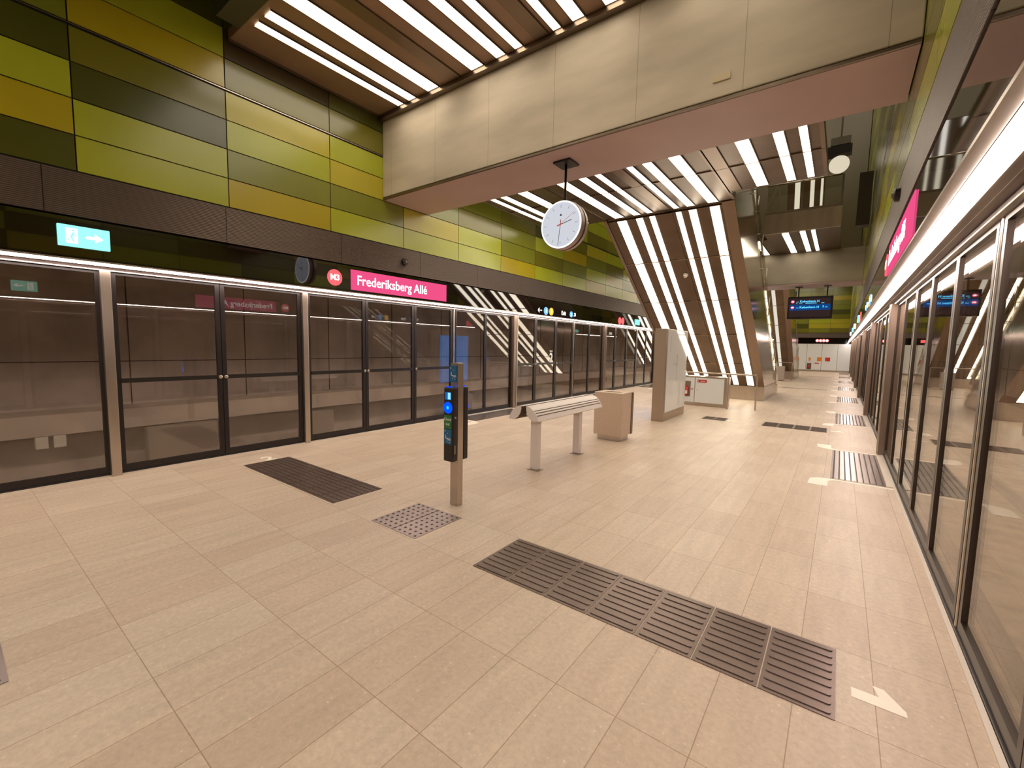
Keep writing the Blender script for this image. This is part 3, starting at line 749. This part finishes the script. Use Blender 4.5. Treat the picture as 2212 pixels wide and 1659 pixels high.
# ------------------------------------------------------------------ signs on the black fascia
def sgn(s):  # (platform-side surface x, reading direction, normal)
    return ((FL-.006, 1), (FR+.006, -1))[s]
def disc_x(bm, s, yy, z, r, d0, d1):
    x, n = sgn(s); lathe(bm, [(r, n*d0), (r, n*d1)], (x, yy, z), 'x', 28)
for s in (0, 1):
    x, n = sgn(s); rd = (0, 1 if s == 0 else -1, 0)
    a0, a1 = ((3.98, 6.03), (4.12, 6.11))[s]
    nm = ('left', 'right')[s]
    t = thing('station_sign', 'long pink illuminated station name sign on the black fascia at the %s' % nm, 'sign', (x, (a0+a1)/2, 2.5), 'station name signs')
    xa, xb = sorted((x, x+n*.008)); boxo('light_panel', xa, xb, a0, a1, 2.355, 2.665, pink_glow, t)
    st = a0+.10 if s == 0 else a1-.10
    text('station_name', 'Frederiksberg Allé', .212, (x+n*.010, st, 2.505), rd, (0, 0, 1), white_glow, t, .0015, bold=.002, sx=.92)
    cy_ = (3.71, 6.38)[s]
    t = thing('line_sign', 'round glowing metro line disc beside the %s station name sign' % nm, 'sign', (x, cy_, 2.5), 'metro line discs')
    bm = B(); disc_x(bm, s, cy_, 2.505, .12, 0, .008); obj('disc', bm, disc_glow, t)
    text('line_code', 'M3', .12, (x+n*.010, cy_, 2.505), rd, (0, 0, 1), white_glow, t, .0015, 'CENTER', bold=.003)
    # exit sign
    e0, e1 = ((.80, 1.18), (1.02, 1.38))[s]
    t = thing('exit_sign', 'green illuminated emergency exit sign with running figure and arrow, nearest at the %s' % nm, 'sign', (x, (e0+e1)/2, 2.53), 'green exit signs')
    xa, xb = sorted((x, x+n*.03)); boxo('light_panel', xa, xb, e0, e1, 2.43, 2.635, green_glow, t, bevel=.004)
    xa, xb = sorted((x+n*.031, x+n*.034))
    def yy_(q): return e0+q if s == 0 else e1-q
    bm = B()
    def poly(pts): prism(bm, [(yy_(p), 2.43+q) for p, q in pts], xa, xb, 0)
    poly([(.055, .03), (.14, .03), (.14, .175), (.055, .175)])
    obj('doorway_symbol', bm, white_glow, t)
    bm = B(); xa2, xb2 = sorted((x+n*.0345, x+n*.036))
    def poly2(pts): prism(bm, [(yy_(p), 2.43+q) for p, q in pts], xa2, xb2, 0)
    poly2([(.10, .145), (.118, .145), (.118, .163), (.10, .163)])
    poly2([(.085, .095), (.105, .14), (.12, .13), (.10, .085)])
    poly2([(.085, .09), (.10, .095), (.115, .05), (.105, .045)])
    poly2([(.09, .09), (.08, .06), (.062, .055), (.062, .065), (.075, .07)])
    poly2([(.11, .125), (.135, .105), (.13, .098), (.108, .115)])
    obj('running_figure', bm, green_glow, t)
    bm = B()
    poly([(.20, .09), (.27, .09), (.27, .118), (.20, .118)]); poly([(.265, .06), (.33, .104), (.265, .148)])
    obj('arrow', bm, white_glow, t)
    # way finding group
    t = thing('wayfinding_sign', 'white illuminated arrow and round pictograms with Exit text on the %s fascia' % nm, 'sign', (x, 10.2, 2.45), 'wayfinding signs')
    def arrow(bm, yc, z, dy, dz, L_=.11):
        d = Vector((dy, dz)).normalized(); p = Vector((-d.y, d.x))
        tip = Vector((yc, z))+d*L_/2; tail = Vector((yc, z))-d*L_/2
        xa, xb = sorted((x, x+n*.006))
        for q in (1, -1):
            e = tip-d*.055+p*q*.055
            prism(bm, [tuple(tip+p*q*.006+d*.006), tuple(tip-d*.02), tuple(e-d*.012), tuple(e+d*.012)], xa, xb, 0)
        prism(bm, [tuple(tail+p*.01), tuple(tail-p*.01), tuple(tip-p*.01-d*.006), tuple(tip+p*.01-d*.006)], xa, xb, 0)
    if s == 0:
        ya_, yb_, yc_, ye_, yd_, yf_ = 9.32, 9.60, 9.86, 10.38, 10.92, 11.12
        bm = B(); arrow(bm, ya_, 2.44, -1, 0, .17); arrow(bm, yf_, 2.44, .7, .7, .12); obj('arrow', bm, white_glow, t)
    else:
        ya_, yb_, yc_, ye_, yd_, yf_ = 9.44, 9.71, 9.97, 10.86, 11.14, 11.42
        bm = B(); arrow(bm, ya_, 2.44, -1, 0, .17); arrow(bm, yf_, 2.44, .7, .7, .12); obj('arrow', bm, white_glow, t)
    for yy, mm, g_ in ((yb_, ltblue_glow, 'i'), (yc_, yellow_glow, 'i'), (yd_, ltblue_glow, 'x')):
        bm = B(); disc_x(bm, s, yy, 2.44, .10 if g_ == 'i' else .085, 0, .006); obj('pictogram_disc', bm, mm, t)
        text('pictogram', g_, .15, (x+n*.008, yy, 2.44), rd, (0, 0, 1), white_glow, t, .001, 'CENTER', bold=.003)
    text('exit_text', 'Exit', .15, (x+n*.004, ye_, 2.44), rd, (0, 0, 1), white_glow, t, .001, bold=.003)
    # further disc pair and exit sign
    t = thing('line_sign', 'pair of red glowing line discs further along the %s fascia' % nm, 'sign', (x, 14.4, 2.45), 'metro line discs further on')
    for q in (14.3, 14.56):
        bm = B(); disc_x(bm, s, q, 2.45, .12, 0, .008); obj('disc', bm, red_glow, t)
    t = thing('exit_sign', 'small far green exit sign on the %s fascia beyond the stair casing' % nm, 'sign', (x, 15.9, 2.45), 'far green exit signs')
    xa, xb = sorted((x, x+n*.03)); boxo('light_panel', xa, xb, 15.7, 16.1, 2.38, 2.58, green_glow, t)
    for q, ds in ((20.5, 'white'), (24.0, 'green'), (29.0, 'white')):
        tt = thing('wayfinding_sign' if ds == 'white' else 'exit_sign', 'far %s lit sign on the %s fascia, %s' % (ds, nm, {20: 'just beyond the second beam', 24: 'beside the distant stair casing', 29: 'nearest the end wall'}[int(q)]), 'sign', (x, q, 2.45))
        xa, xb = sorted((x, x+n*.03)); boxo('light_panel', xa, xb, q, q+.4, 2.40, 2.58, white_glow if ds == 'white' else green_glow, tt)
    # round loudspeaker on the ribbed band
    q = (5.02, 5.45)[s]; z = (2.94, 3.0)[s]
    x2 = (FL, FR)[s]
    t = thing('loudspeaker', 'round black loudspeaker on the ribbed metal band at the %s' % nm, 'speaker', (x2, q, z), 'loudspeakers on the ribbed band')
    bm = B(); lathe(bm, [(.062, 0), (.062, n*.035), (.05, n*.045)], (x2, q, z), 'x', 28); obj('body', bm, black_plastic, t)
    bm = B(); lathe(bm, [(.028, n*.045), (.022, n*.06)], (x2, q, z), 'x', 20); obj('cone', bm, steel_dark, t)

# ------------------------------------------------------------------ check-in post
t = thing('check_in_post', 'slim steel ticket check-in post with blue glowing readers near the stud plate', 'ticket reader', (-2.875, 2.97, 0))
boxo('post', -2.925, -2.83, 2.935, 3.01, 0, 1.37, steel, t, bevel=.003)
def reader(y0, y1, f, first):
    ob = boxo('reader_housing', -2.95, -2.828, y0, y1, .44, 1.145, black_plastic, t, bevel=.014)
    xm = -2.889
    ff = y0 if f < 0 else y1
    def fb(nm_, xa, xb, za, zb, m, d=.004, lift=.0):
        ya_, yb_ = sorted((ff+f*(.0005+lift), ff+f*(d+lift))); return boxo(nm_, xa, xb, ya_, yb_, za, zb, m, t)
    fb('screen', xm-.035, xm+.038, 1.03, 1.10, screen_blue)
    fb('screen_window', xm+.002, xm+.036, 1.035, 1.097, emis('reader_screen%d' % first, srgb(150, 220, 245), 1.0), .002, .0045)
    bm = B(); lathe(bm, [(.055, f*.0005), (.053, f*.006)], (xm, ff, .955), 'y', 36); obj('reader_light', bm, blue_glow, t)
    bm = B(); lathe(bm, [(.016, f*.0065), (.012, f*.008)], (xm, ff, .955), 'y', 20); obj('reader_light_centre', bm, cyan_glow, t)
    fb('text_label', xm-.048, xm+.048, .755, .885, green_label)
    fb('route_label', xm-.048, xm+.048, .612, .75, blue_label)
    bm = B(); ya_, yb_ = sorted((ff-f*.03, ff-f*.005)); box(bm, xm-.03, xm+.02, ya_, yb_, 1.1445, 1.152); obj('signal_lamp', bm, blue_glow, t)
    r_ = (1, 0, 0) if f < 0 else (-1, 0, 0)
    text('label_text', 'Check', .037, (xm, ff+f*.005, .845), r_, (0, 0, 1), white_paint, t, .0008, 'CENTER', bold=.0004)
    text('label_text', 'ind', .037, (xm, ff+f*.005, .800), r_, (0, 0, 1), white_paint, t, .0008, 'CENTER', bold=.0004)
    marks(xm, ff, f, .612)
def marks(xm, ff, f, z0):
    bm = B(); ya_, yb_ = sorted((ff+f*.0045, ff+f*.0055))
    def mk(a, b_, c, d):
        xa, xb = sorted((xm+(-f)*a, xm+(-f)*b_)); box(bm, xa, xb, ya_, yb_, z0+c, z0+d)
    for a, c in ((-.035, .115), (-.005, .098), (-.03, .07), (-.01, .02), (.02, .015), (-.04, .12)): mk(a, a+.008, c, c+.007)
    mk(-.028, -.02, .055, .085); mk(-.028, -.012, .05, .057); mk(-.012, -.006, .045, .06); mk(-.01, .036, .048, .055)
    for q in range(5): mk(.0+q*.009, .004+q*.009, .036, .046)
    obj('route_symbol', bm, white_paint, t)
reader(2.865, 2.934, -1, 1)
reader(3.011, 3.08, 1, 2)
boxo('route_label', -2.935, -2.845, 2.929, 2.934, 1.19, 1.345, blue_label, t)
marks(-2.89, 2.9335, -1, 1.2)
bm = B(); lathe(bm, [(.011, 0), (.008, .006)], (-2.828, 2.90, .86), 'x', 14); obj('lock', bm, steel, t)
boxo('handle', -2.827, -2.820, 2.885, 2.895, .52, .60, steel, t)

# ------------------------------------------------------------------ leaning bench
bx0 = -2.96
t = thing('leaning_bench', 'pale double-sided leaning bench with curved slats on two legs', 'bench', (bx0, 5.0, 0))
def wing(sg):
    arc = [(.045, .835), (.085, .824), (.125, .80), (.16, .766), (.19, .722), (.212, .668)]
    def ap(u):
        u = max(0, min(1, u))*(len(arc)-1); i = min(int(u), len(arc)-2); f = u-i
        return (arc[i][0]*(1-f)+arc[i+1][0]*f, arc[i][1]*(1-f)+arc[i+1][1]*f)
    inner = [(.145, .655), (.085, .69), (.05, .745), (.038, .80)]
    bm = B()
    core = [(a-.010, b_-.008) for a, b_ in arc] + inner
    prism(bm, [(bx0+sg*a, b_) for a, b_ in core], 4.20, 5.87, 1)
    obj('seat_core', bm, groove_mat, t)
    for u0, u1 in ((0, .49), (.535, .62), (.665, .75), (.795, 1.0)):
        n_ = 6; top = [ap(u0+(u1-u0)*i/n_) for i in range(n_+1)]
        bm = B()
        prism(bm, [(bx0+sg*a, b_) for a, b_ in top] + [(bx0+sg*(a-.014), b_-.011) for a, b_ in top[::-1]], 4.185, 5.885, 1)
        obj('seat_slat', bm, bench_paint, t)
    for ye in (4.18, 5.872):
        bm = B(); prism(bm, [(bx0+sg*a, b_) for a, b_ in arc+inner], ye, ye+.014, 1); obj('end_cap', bm, bench_paint, t)
wing(1); wing(-1)
for yy in (4.46, 5.54):
    bm = B(); box(bm, bx0-.05, bx0+.05, yy-.045, yy+.045, 0.012, .70); obj('leg', bm, bench_paint, t, bevel=.006)
    bm = B(); box(bm, bx0-.075, bx0+.075, yy-.065, yy+.065, 0, .012); obj('foot_plate', bm, steel, t)
    bm = B(); prism(bm, [(bx0-.05, .60), (bx0+.05, .60), (bx0+.13, .675), (bx0+.06, .72), (bx0-.06, .72), (bx0-.13, .675)], yy-.02, yy+.02, 1); obj('bracket', bm, bench_paint, t)
boxo('tie_bar', bx0-.04, bx0+.04, 4.3, 5.8, .70, .725, bench_paint, t)

# ------------------------------------------------------------------ litter bin
t = thing('litter_bin', 'square speckled stone-coloured litter bin standing just beyond the bench', 'bin', (-3.0, 6.87, 0))
stone = mat('speckled_stone', (.62, .48, .37), .6, noise=.10, nscale=60)
boxo('base', -3.20, -2.80, 6.70, 7.04, 0, .10, steel, t)
bm = B()
x0_, x1_, y0_, y1_ = -3.25, -2.76, 6.65, 7.10
box(bm, x0_, x1_, y0_, y0_+.03, .09, .785); box(bm, x0_, x1_, y1_-.03, y1_, .09, .785)
box(bm, x0_, x0_+.03, y0_+.03, y1_-.03, .09, .785); box(bm, x1_-.03, x1_, y0_+.03, y1_-.03, .09, .785); box(bm, x0_+.03, x1_-.03, y0_+.03, y1_-.03, .09, .12)
obj('body', bm, stone, t)
bm = B()
for a, b_, c, d in ((x0_, x1_, y0_, y0_+.14), (x0_, x1_, y0_+.26, y1_), (x0_, x0_+.10, y0_+.14, y0_+.26), (x1_-.10, x1_, y0_+.14, y0_+.26)): box(bm, a, b_, c, d, .785, .80)
obj('lid', bm, stone, t)
boxo('liner', x0_+.05, x1_-.05, y0_+.05, y1_-.05, .13, .70, black_plastic, t)
boxo('side_flap', x1_+.001, x1_+.012, y0_+.39, y1_+.005, .09, .79, steel_dark, t)

# ------------------------------------------------------------------ information kiosk
t = thing('information_kiosk', 'tall steel information stand with white glass map face beyond the bin', 'information stand', (-3.01, 9.93, 0))
boxo('frame', -3.14, -2.90, 9.15, 10.70, 0, 1.95, mat('kiosk_steel', (.42, .33, .25), .34, .8), t, bevel=.004)
boxo('map_panel', -2.899, -2.885, 9.23, 10.66, .19, 1.93, white_glass, t)
boxo('screen', -3.156, -3.141, 9.32, 10.55, .35, 1.80, info_blue, t)
bm = B()
box(bm, -2.885, -2.8835, 9.62, 9.98, 1.20, 1.212); box(bm, -2.885, -2.8835, 9.93, 9.94, .85, 1.42)
obj('route_diagram', bm, mat('faded_red', (.45, .22, .18), .5), t)
bm = B()
for i in range(16):
    box(bm, -2.885, -2.8835, 9.40, 9.40+random.uniform(.03, .07), 1.78-.02*i, 1.787-.02*i)
obj('map_text', bm, mat('grey_print', (.38, .38, .36), .5), t)
bm = B()
for k_ in range(20):
    a = 2*math.pi*k_/20; box(bm, -2.885, -2.8835, 9.88+.05*math.cos(a)-.006, 9.88+.05*math.cos(a)+.006, 1.28+.13*math.sin(a)-.012, 1.28+.13*math.sin(a)+.012)
obj('route_loop', bm, mat('faded_brown', (.50, .42, .36), .5), t)
# help point behind it, seen mirrored in the gates
t = thing('help_point', 'grey help point pillar with small blue screen, mirrored in the left glass gates', 'help point', (-3.3, 11.3, 0))
boxo('pillar', -3.40, -3.20, 11.15, 11.40, 0, 1.25, steel, t, bevel=.005)
boxo('hood', -3.50, -3.18, 11.12, 11.43, 1.25, 1.29, steel, t)
boxo('screen', -3.412, -3.401, 11.2, 11.34, 1.02, 1.2, screen_blue, t)
boxo('keypad', -3.412, -3.401, 11.2, 11.34, .84, .98, white_paint, t)

# ------------------------------------------------------------------ fire cabinet and guard rail under the slope
t = thing('fire_cabinet', 'low steel-framed white fire cabinet with extinguisher window under the sloping stairs', 'cabinet', (-3.3, 12.7, 0))
boxo('frame', -4.25, -2.33, 12.52, 12.95, 0, .80, steel, t)
for a, b_ in ((-4.20, -3.14), (-3.12, -2.40)): boxo('door', a, b_, 12.505, 12.519, .09, .76, white_glass, t)
boxo('window', -3.42, -3.24, 12.499, 12.504, .24, .66, mat('cabinet_window', (.23, .17, .12), .2), t)
bm = B(); tube(bm, [(-3.33, 12.47, .27), (-3.33, 12.47, .50)], .045, 14); tube(bm, [(-3.33, 12.47, .50), (-3.33, 12.47, .54)], .02, 10); obj('extinguisher', bm, red_paint, t)
boxo('extinguisher_label', -3.36, -3.30, 12.42, 12.4245, .31, .40, white_paint, t)
boxo('name_label', -3.07, -2.83, 12.499, 12.504, .64, .71, red_paint, t)
bm = B(); box(bm, -3.06, -3.03, 12.496, 12.4985, .66, .69); box(bm, -2.99, -2.87, 12.496, 12.4985, .662, .682); obj('name_print', bm, white_paint, t)
bm = B(); lathe(bm, [(.022, 0), (.022, -.012)], (-3.19, 12.504, .45), 'y', 18); obj('handle', bm, steel, t)
bm = B(); lathe(bm, [(.012, 0), (.012, -.008)], (-3.06, 12.504, .44), 'y', 14); obj('lock', bm, steel, t)
t = thing('guard_rail', 'bent steel guard rail standing in front of the white fire cabinet', 'railing', (-2.6, 12.35, 0))
bm = B(); tube(bm, [(-4.2, 12.35, .91), (-1.80, 12.35, .91), (-1.71, 12.40, .91), (-1.66, 12.62, .91)], .02, 12); obj('handrail', bm, steel, t)
for px_, py_ in ((-2.27, 12.35), (-1.66, 12.62), (-4.0, 12.35)):
    bm = B(); box(bm, px_-.018, px_+.018, py_-.018, py_+.018, 0, .90); obj('rail_post', bm, steel, t)
# far cabinet by the second casing
t = thing('low_cabinet', 'far low grey cabinet beside the distant stair casing', 'cabinet', (-2.45, 26.0, 0))
boxo('body', -2.66, -2.24, 26.0, 26.4, .04, .74, mat('grey_cabinet', (.42, .36, .31), .5), t)
boxo('plinth', -2.64, -2.26, 26.02, 26.38, 0, .04, steel_dark, t)
t = thing('guard_rail', 'far steel guard rail in front of the distant stair casing', 'railing', (-2.3, 26.8, 0))
bm = B(); tube(bm, [(-3.4, 26.8, .92), (-1.95, 26.8, .92)], .022, 8); obj('handrail', bm, steel, t)
for px_ in (-2.7, -1.97): boxo('rail_post', px_-.02, px_+.02, 26.78, 26.82, 0, .92, steel, t)

# ------------------------------------------------------------------ tactile paving and floor markings
def rib_tile(bm, x0, x1, y0, y1, n, z=.004):
    box(bm, x0+.003, x1-.003, y0, y1, 0, z)
    pw = (y1-y0)/n
    for i in range(n):
        yc = y0+pw*(i+.5); hw = pw*.17
        pts = []
        for k_ in range(5): a = math.pi/2+math.pi*k_/4; pts.append((x0+.028+hw*math.cos(a), yc+hw*math.sin(a)))
        for k_ in range(5): a = -math.pi/2+math.pi*k_/4; pts.append((x1-.028+hw*math.cos(a), yc+hw*math.sin(a)))
        prism(bm, pts, z, z+.0045, 2)
def rib_strip(name, label, xs, y0, y1, n, group, along='x'):
    t = thing(name, label, 'tactile paving', ((xs[0]+xs[-1])/2, (y0+y1)/2, 0), group)
    for a, b_ in zip(xs, xs[1:]):
        bm = B(); rib_tile(bm, a, b_, y0, y1, n); obj('ribbed_tile', bm, tactile_m, t)
rib_strip('guidance_strip', 'long dark ribbed guidance strip of seven tiles in the foreground, ending beside the white 1', [-1.962+.2932*i for i in range(8)], 2.195, 2.745, 9, 'ribbed guidance strips')
rib_strip('guidance_strip', 'dark ribbed guidance strip left of the stud plate, near the white 2', [-5.79+.286*i for i in range(8)], 2.23, 2.79, 9, 'ribbed guidance strips')
rib_strip('guidance_strip', 'thin far ribbed guidance strip between the kiosk and the right doors', [-1.21+.275*i for i in range(5)], 10.19, 10.76, 9, 'ribbed guidance strips')
rib_strip('guidance_strip', 'short far ribbed guidance strip just right of the kiosk', [-2.39+.245*i for i in range(3)], 10.24, 10.66, 7, 'ribbed guidance strips')
def stud_plate(name, label, x0, x1, y0, y1, nx, ny, dx=.0, skip=None, mat_=None, group=None, r=.013):
    t = thing(name, label, 'tactile paving', ((x0+x1)/2, (y0+y1)/2, 0), group)
    boxo('plate', x0, x1, y0, y1, 0, .004, mat_ or plate_m, t)
    bm = B()
    for i in range(nx):
        for j in range(ny):
            cx_ = x0+(x1-x0)*(i+.5)/nx; cy_ = y0+(y1-y0)*(j+.5)/ny
            if skip and skip(i, j): continue
            v0 = [bm.verts.new((cx_+r*math.cos(a), cy_+r*math.sin(a), .004)) for a in [2*math.pi*k_/8 for k_ in range(8)]]
            v1 = [bm.verts.new((cx_+r*.6*math.cos(a), cy_+r*.6*math.sin(a), .009)) for a in [2*math.pi*k_/8 for k_ in range(8)]]
            for k_ in range(8): bm.faces.new((v0[k_], v0[(k_+1) % 8], v1[(k_+1) % 8], v1[k_]))
            bm.faces.new(v1)
    o = obj('studs', bm, stud_m, t); o['kind'] = 'stuff'
    return t
t = stud_plate('stud_plate', 'square steel plate with dark studs on the floor beside the check-in post', -3.17, -2.60, 2.22, 2.76, 9, 9)
boxo('centre_joint', -2.889, -2.881, 2.22, 2.76, .0041, .0048, groove_mat, t)
stud_plate('stud_plate', 'partly visible stud plate at the bottom left corner of the photo', -3.45, -2.88, -.45, .12, 9, 9)
ds = [6.55+5.07*k_ for k_ in range(7)]
def marker(s, yl, up, idx):
    """white line from the door edge that curls into a block; up=+1 curls away from the camera"""
    X = lambda d: XR-.05-d if s == 1 else XL+.05+d
    pts = [(0, -.022), (.55, -.022), (.63, -.012+.0), (.70, .02), (.72, .055)]
    # centre line shape in (d, u) with u to the outside
    outer = [(0, -.02), (.56, -.024), (.64, -.014), (.71, .012), (.765, .055), (.79, .11), (.80, .36), (.61, .36), (.61, .13), (.595, .075), (.565, .04), (.52, .024), (0, .022)]
    bm = B(); prism(bm, [(X(d), yl+up*u) for d, u in outer], 0.0005, .0022, 2)
    o = obj('boarding_mark', bm, mark_paint)
    nm = ('left', 'right')[s]
    tag(o, 'white hooked boarding line at the %s edge of the %s door mat on the %s' % ('far' if up > 0 else 'near', ORD[idx], nm), 'floor marking', 'boarding lines at the doors')
grate_m = mat('door_mat_steel', (.27, .22, .195), .27, .7, noise=.06, nscale=9)
for s in (0, 1):
    nm = ('left', 'right')[s]
    for i, yd in enumerate(ds):
        xa, xb = sorted((((XR-.113) if s else (XL+.113)), ((XR-.64) if s else (XL+.64))))
        stud_plate('door_mat', '%s studded steel door mat from the camera along the %s doors' % (ORD[i], nm), xa, xb, yd+.0, yd+1.88, 9, 34, mat_=grate_m, group='door mats', r=.010, skip=None if i < 3 else (lambda a, b_: (a+b_) % 2))
        marker(s, yd-.07, -1, i); marker(s, yd+1.96, 1, i)
for s in (0, 1):
    for i, yd in enumerate(ds):
        xa, xb = sorted(((XR-.032) if s else (XL+.032), (XR-.11) if s else (XL+.11)))
        struct(boxo('trim_%d' % post_n, xa, xb, yd-.02, yd+1.94, 0.0, .013, bpy.data.materials['edge_strip0'])); post_n += 1
def digit(s, size, x, yy, right, up, label):
    o = text('floor_number', s, size, (x, yy, .001), right, up, mark_paint, None, .001, bold=.006)
    tag(o, label, 'floor marking')
# the numeral 1 is drawn by hand: it lies on its side
def one(x, yy, L_, label):
    bm = B(); prism(bm, [(x, yy+.035), (x, yy-.035), (x+L_, yy-.035), (x+L_, yy+.0), (x+L_-.07, yy+.105), (x+L_-.11, yy+.105), (x+L_-.09, yy+.035)], .0005, .002, 2)
    tag(obj('floor_number', bm, mark_paint), label, 'floor marking')
one(.145, 2.44, .19, 'white numeral 1 on the floor at the right end of the long guidance strip')
one(-.06, 10.47, .21, 'tiny white numeral 1 on the floor far right, before the second door mat')
digit('2', .30, -5.90, 2.50, (0, 1, 0), (-1, 0, 0), 'white numeral 2 on the floor at the left end of the left guidance strip')
digit('2', .26, -1.80, 10.45, (0, -1, 0), (1, 0, 0), 'far white numeral 2 on the floor right of the short guidance strip')
# wide drainage / expansion joints across the platform
for q in (21.4, 32.2): struct(boxo('trim_%d' % post_n, -2.2, -.35, q, q+.16, 0, .004, tactile_m)); post_n += 1
# carriers of lettering, lamps and handles become one level deeper
NEST = {
 'station_sign': {'light_panel': ['station_name']},
 'line_sign': {'disc': ['line_code']},
 'line_signs': {'disc': ['disc_centre']},
 'exit_sign': {'light_panel': ['doorway_symbol', 'running_figure', 'arrow']},
 'wayfinding_sign': {'pictogram_disc': ['pictogram']},
 'station_clock': {'dial': ['hour_mark', 'emblem', 'hub', 'hour_hand', 'minute_hand', 'second_hand'], 'front_ring': ['light_rim']},
 'departure_display': {'screen': ['highlight_row', 'line_disc', 'line_code', 'destination', 'small_text', 'minutes', 'minutes_unit', 'route_line']},
 'check_in_post': {'reader_housing': ['screen', 'screen_window', 'reader_light', 'reader_light_centre', 'text_label', 'label_text', 'route_symbol', 'signal_lamp']},
 'information_kiosk': {'map_panel': ['route_diagram', 'map_text', 'route_loop']},
 'fire_cabinet': {'door': ['name_label', 'name_print', 'lock', 'handle']},
 'window': {'push_bar': ['door_knob']},
}
def centre(o):
    vs = [v.co for v in o.data.vertices]; return sum(vs, Vector())/len(vs)
for t in [o for o in bpy.data.objects if o.parent is None]:
    base = t.name.split('.')[0]; base = 'window' if base.startswith('window_') else base
    if base not in NEST: continue
    ch = list(t.children)
    for carrier, subs in NEST[base].items():
        cs = [c for c in ch if c.name.split('.')[0] == carrier]
        if not cs: continue
        for c in ch:
            if c.name.split('.')[0] in subs:
                q = centre(c); best = min(cs, key=lambda k_: (centre(k_)-q).length)
                c.parent = best
# remove helper property
for o in bpy.data.objects:
    if '_w' in o: del o['_w']
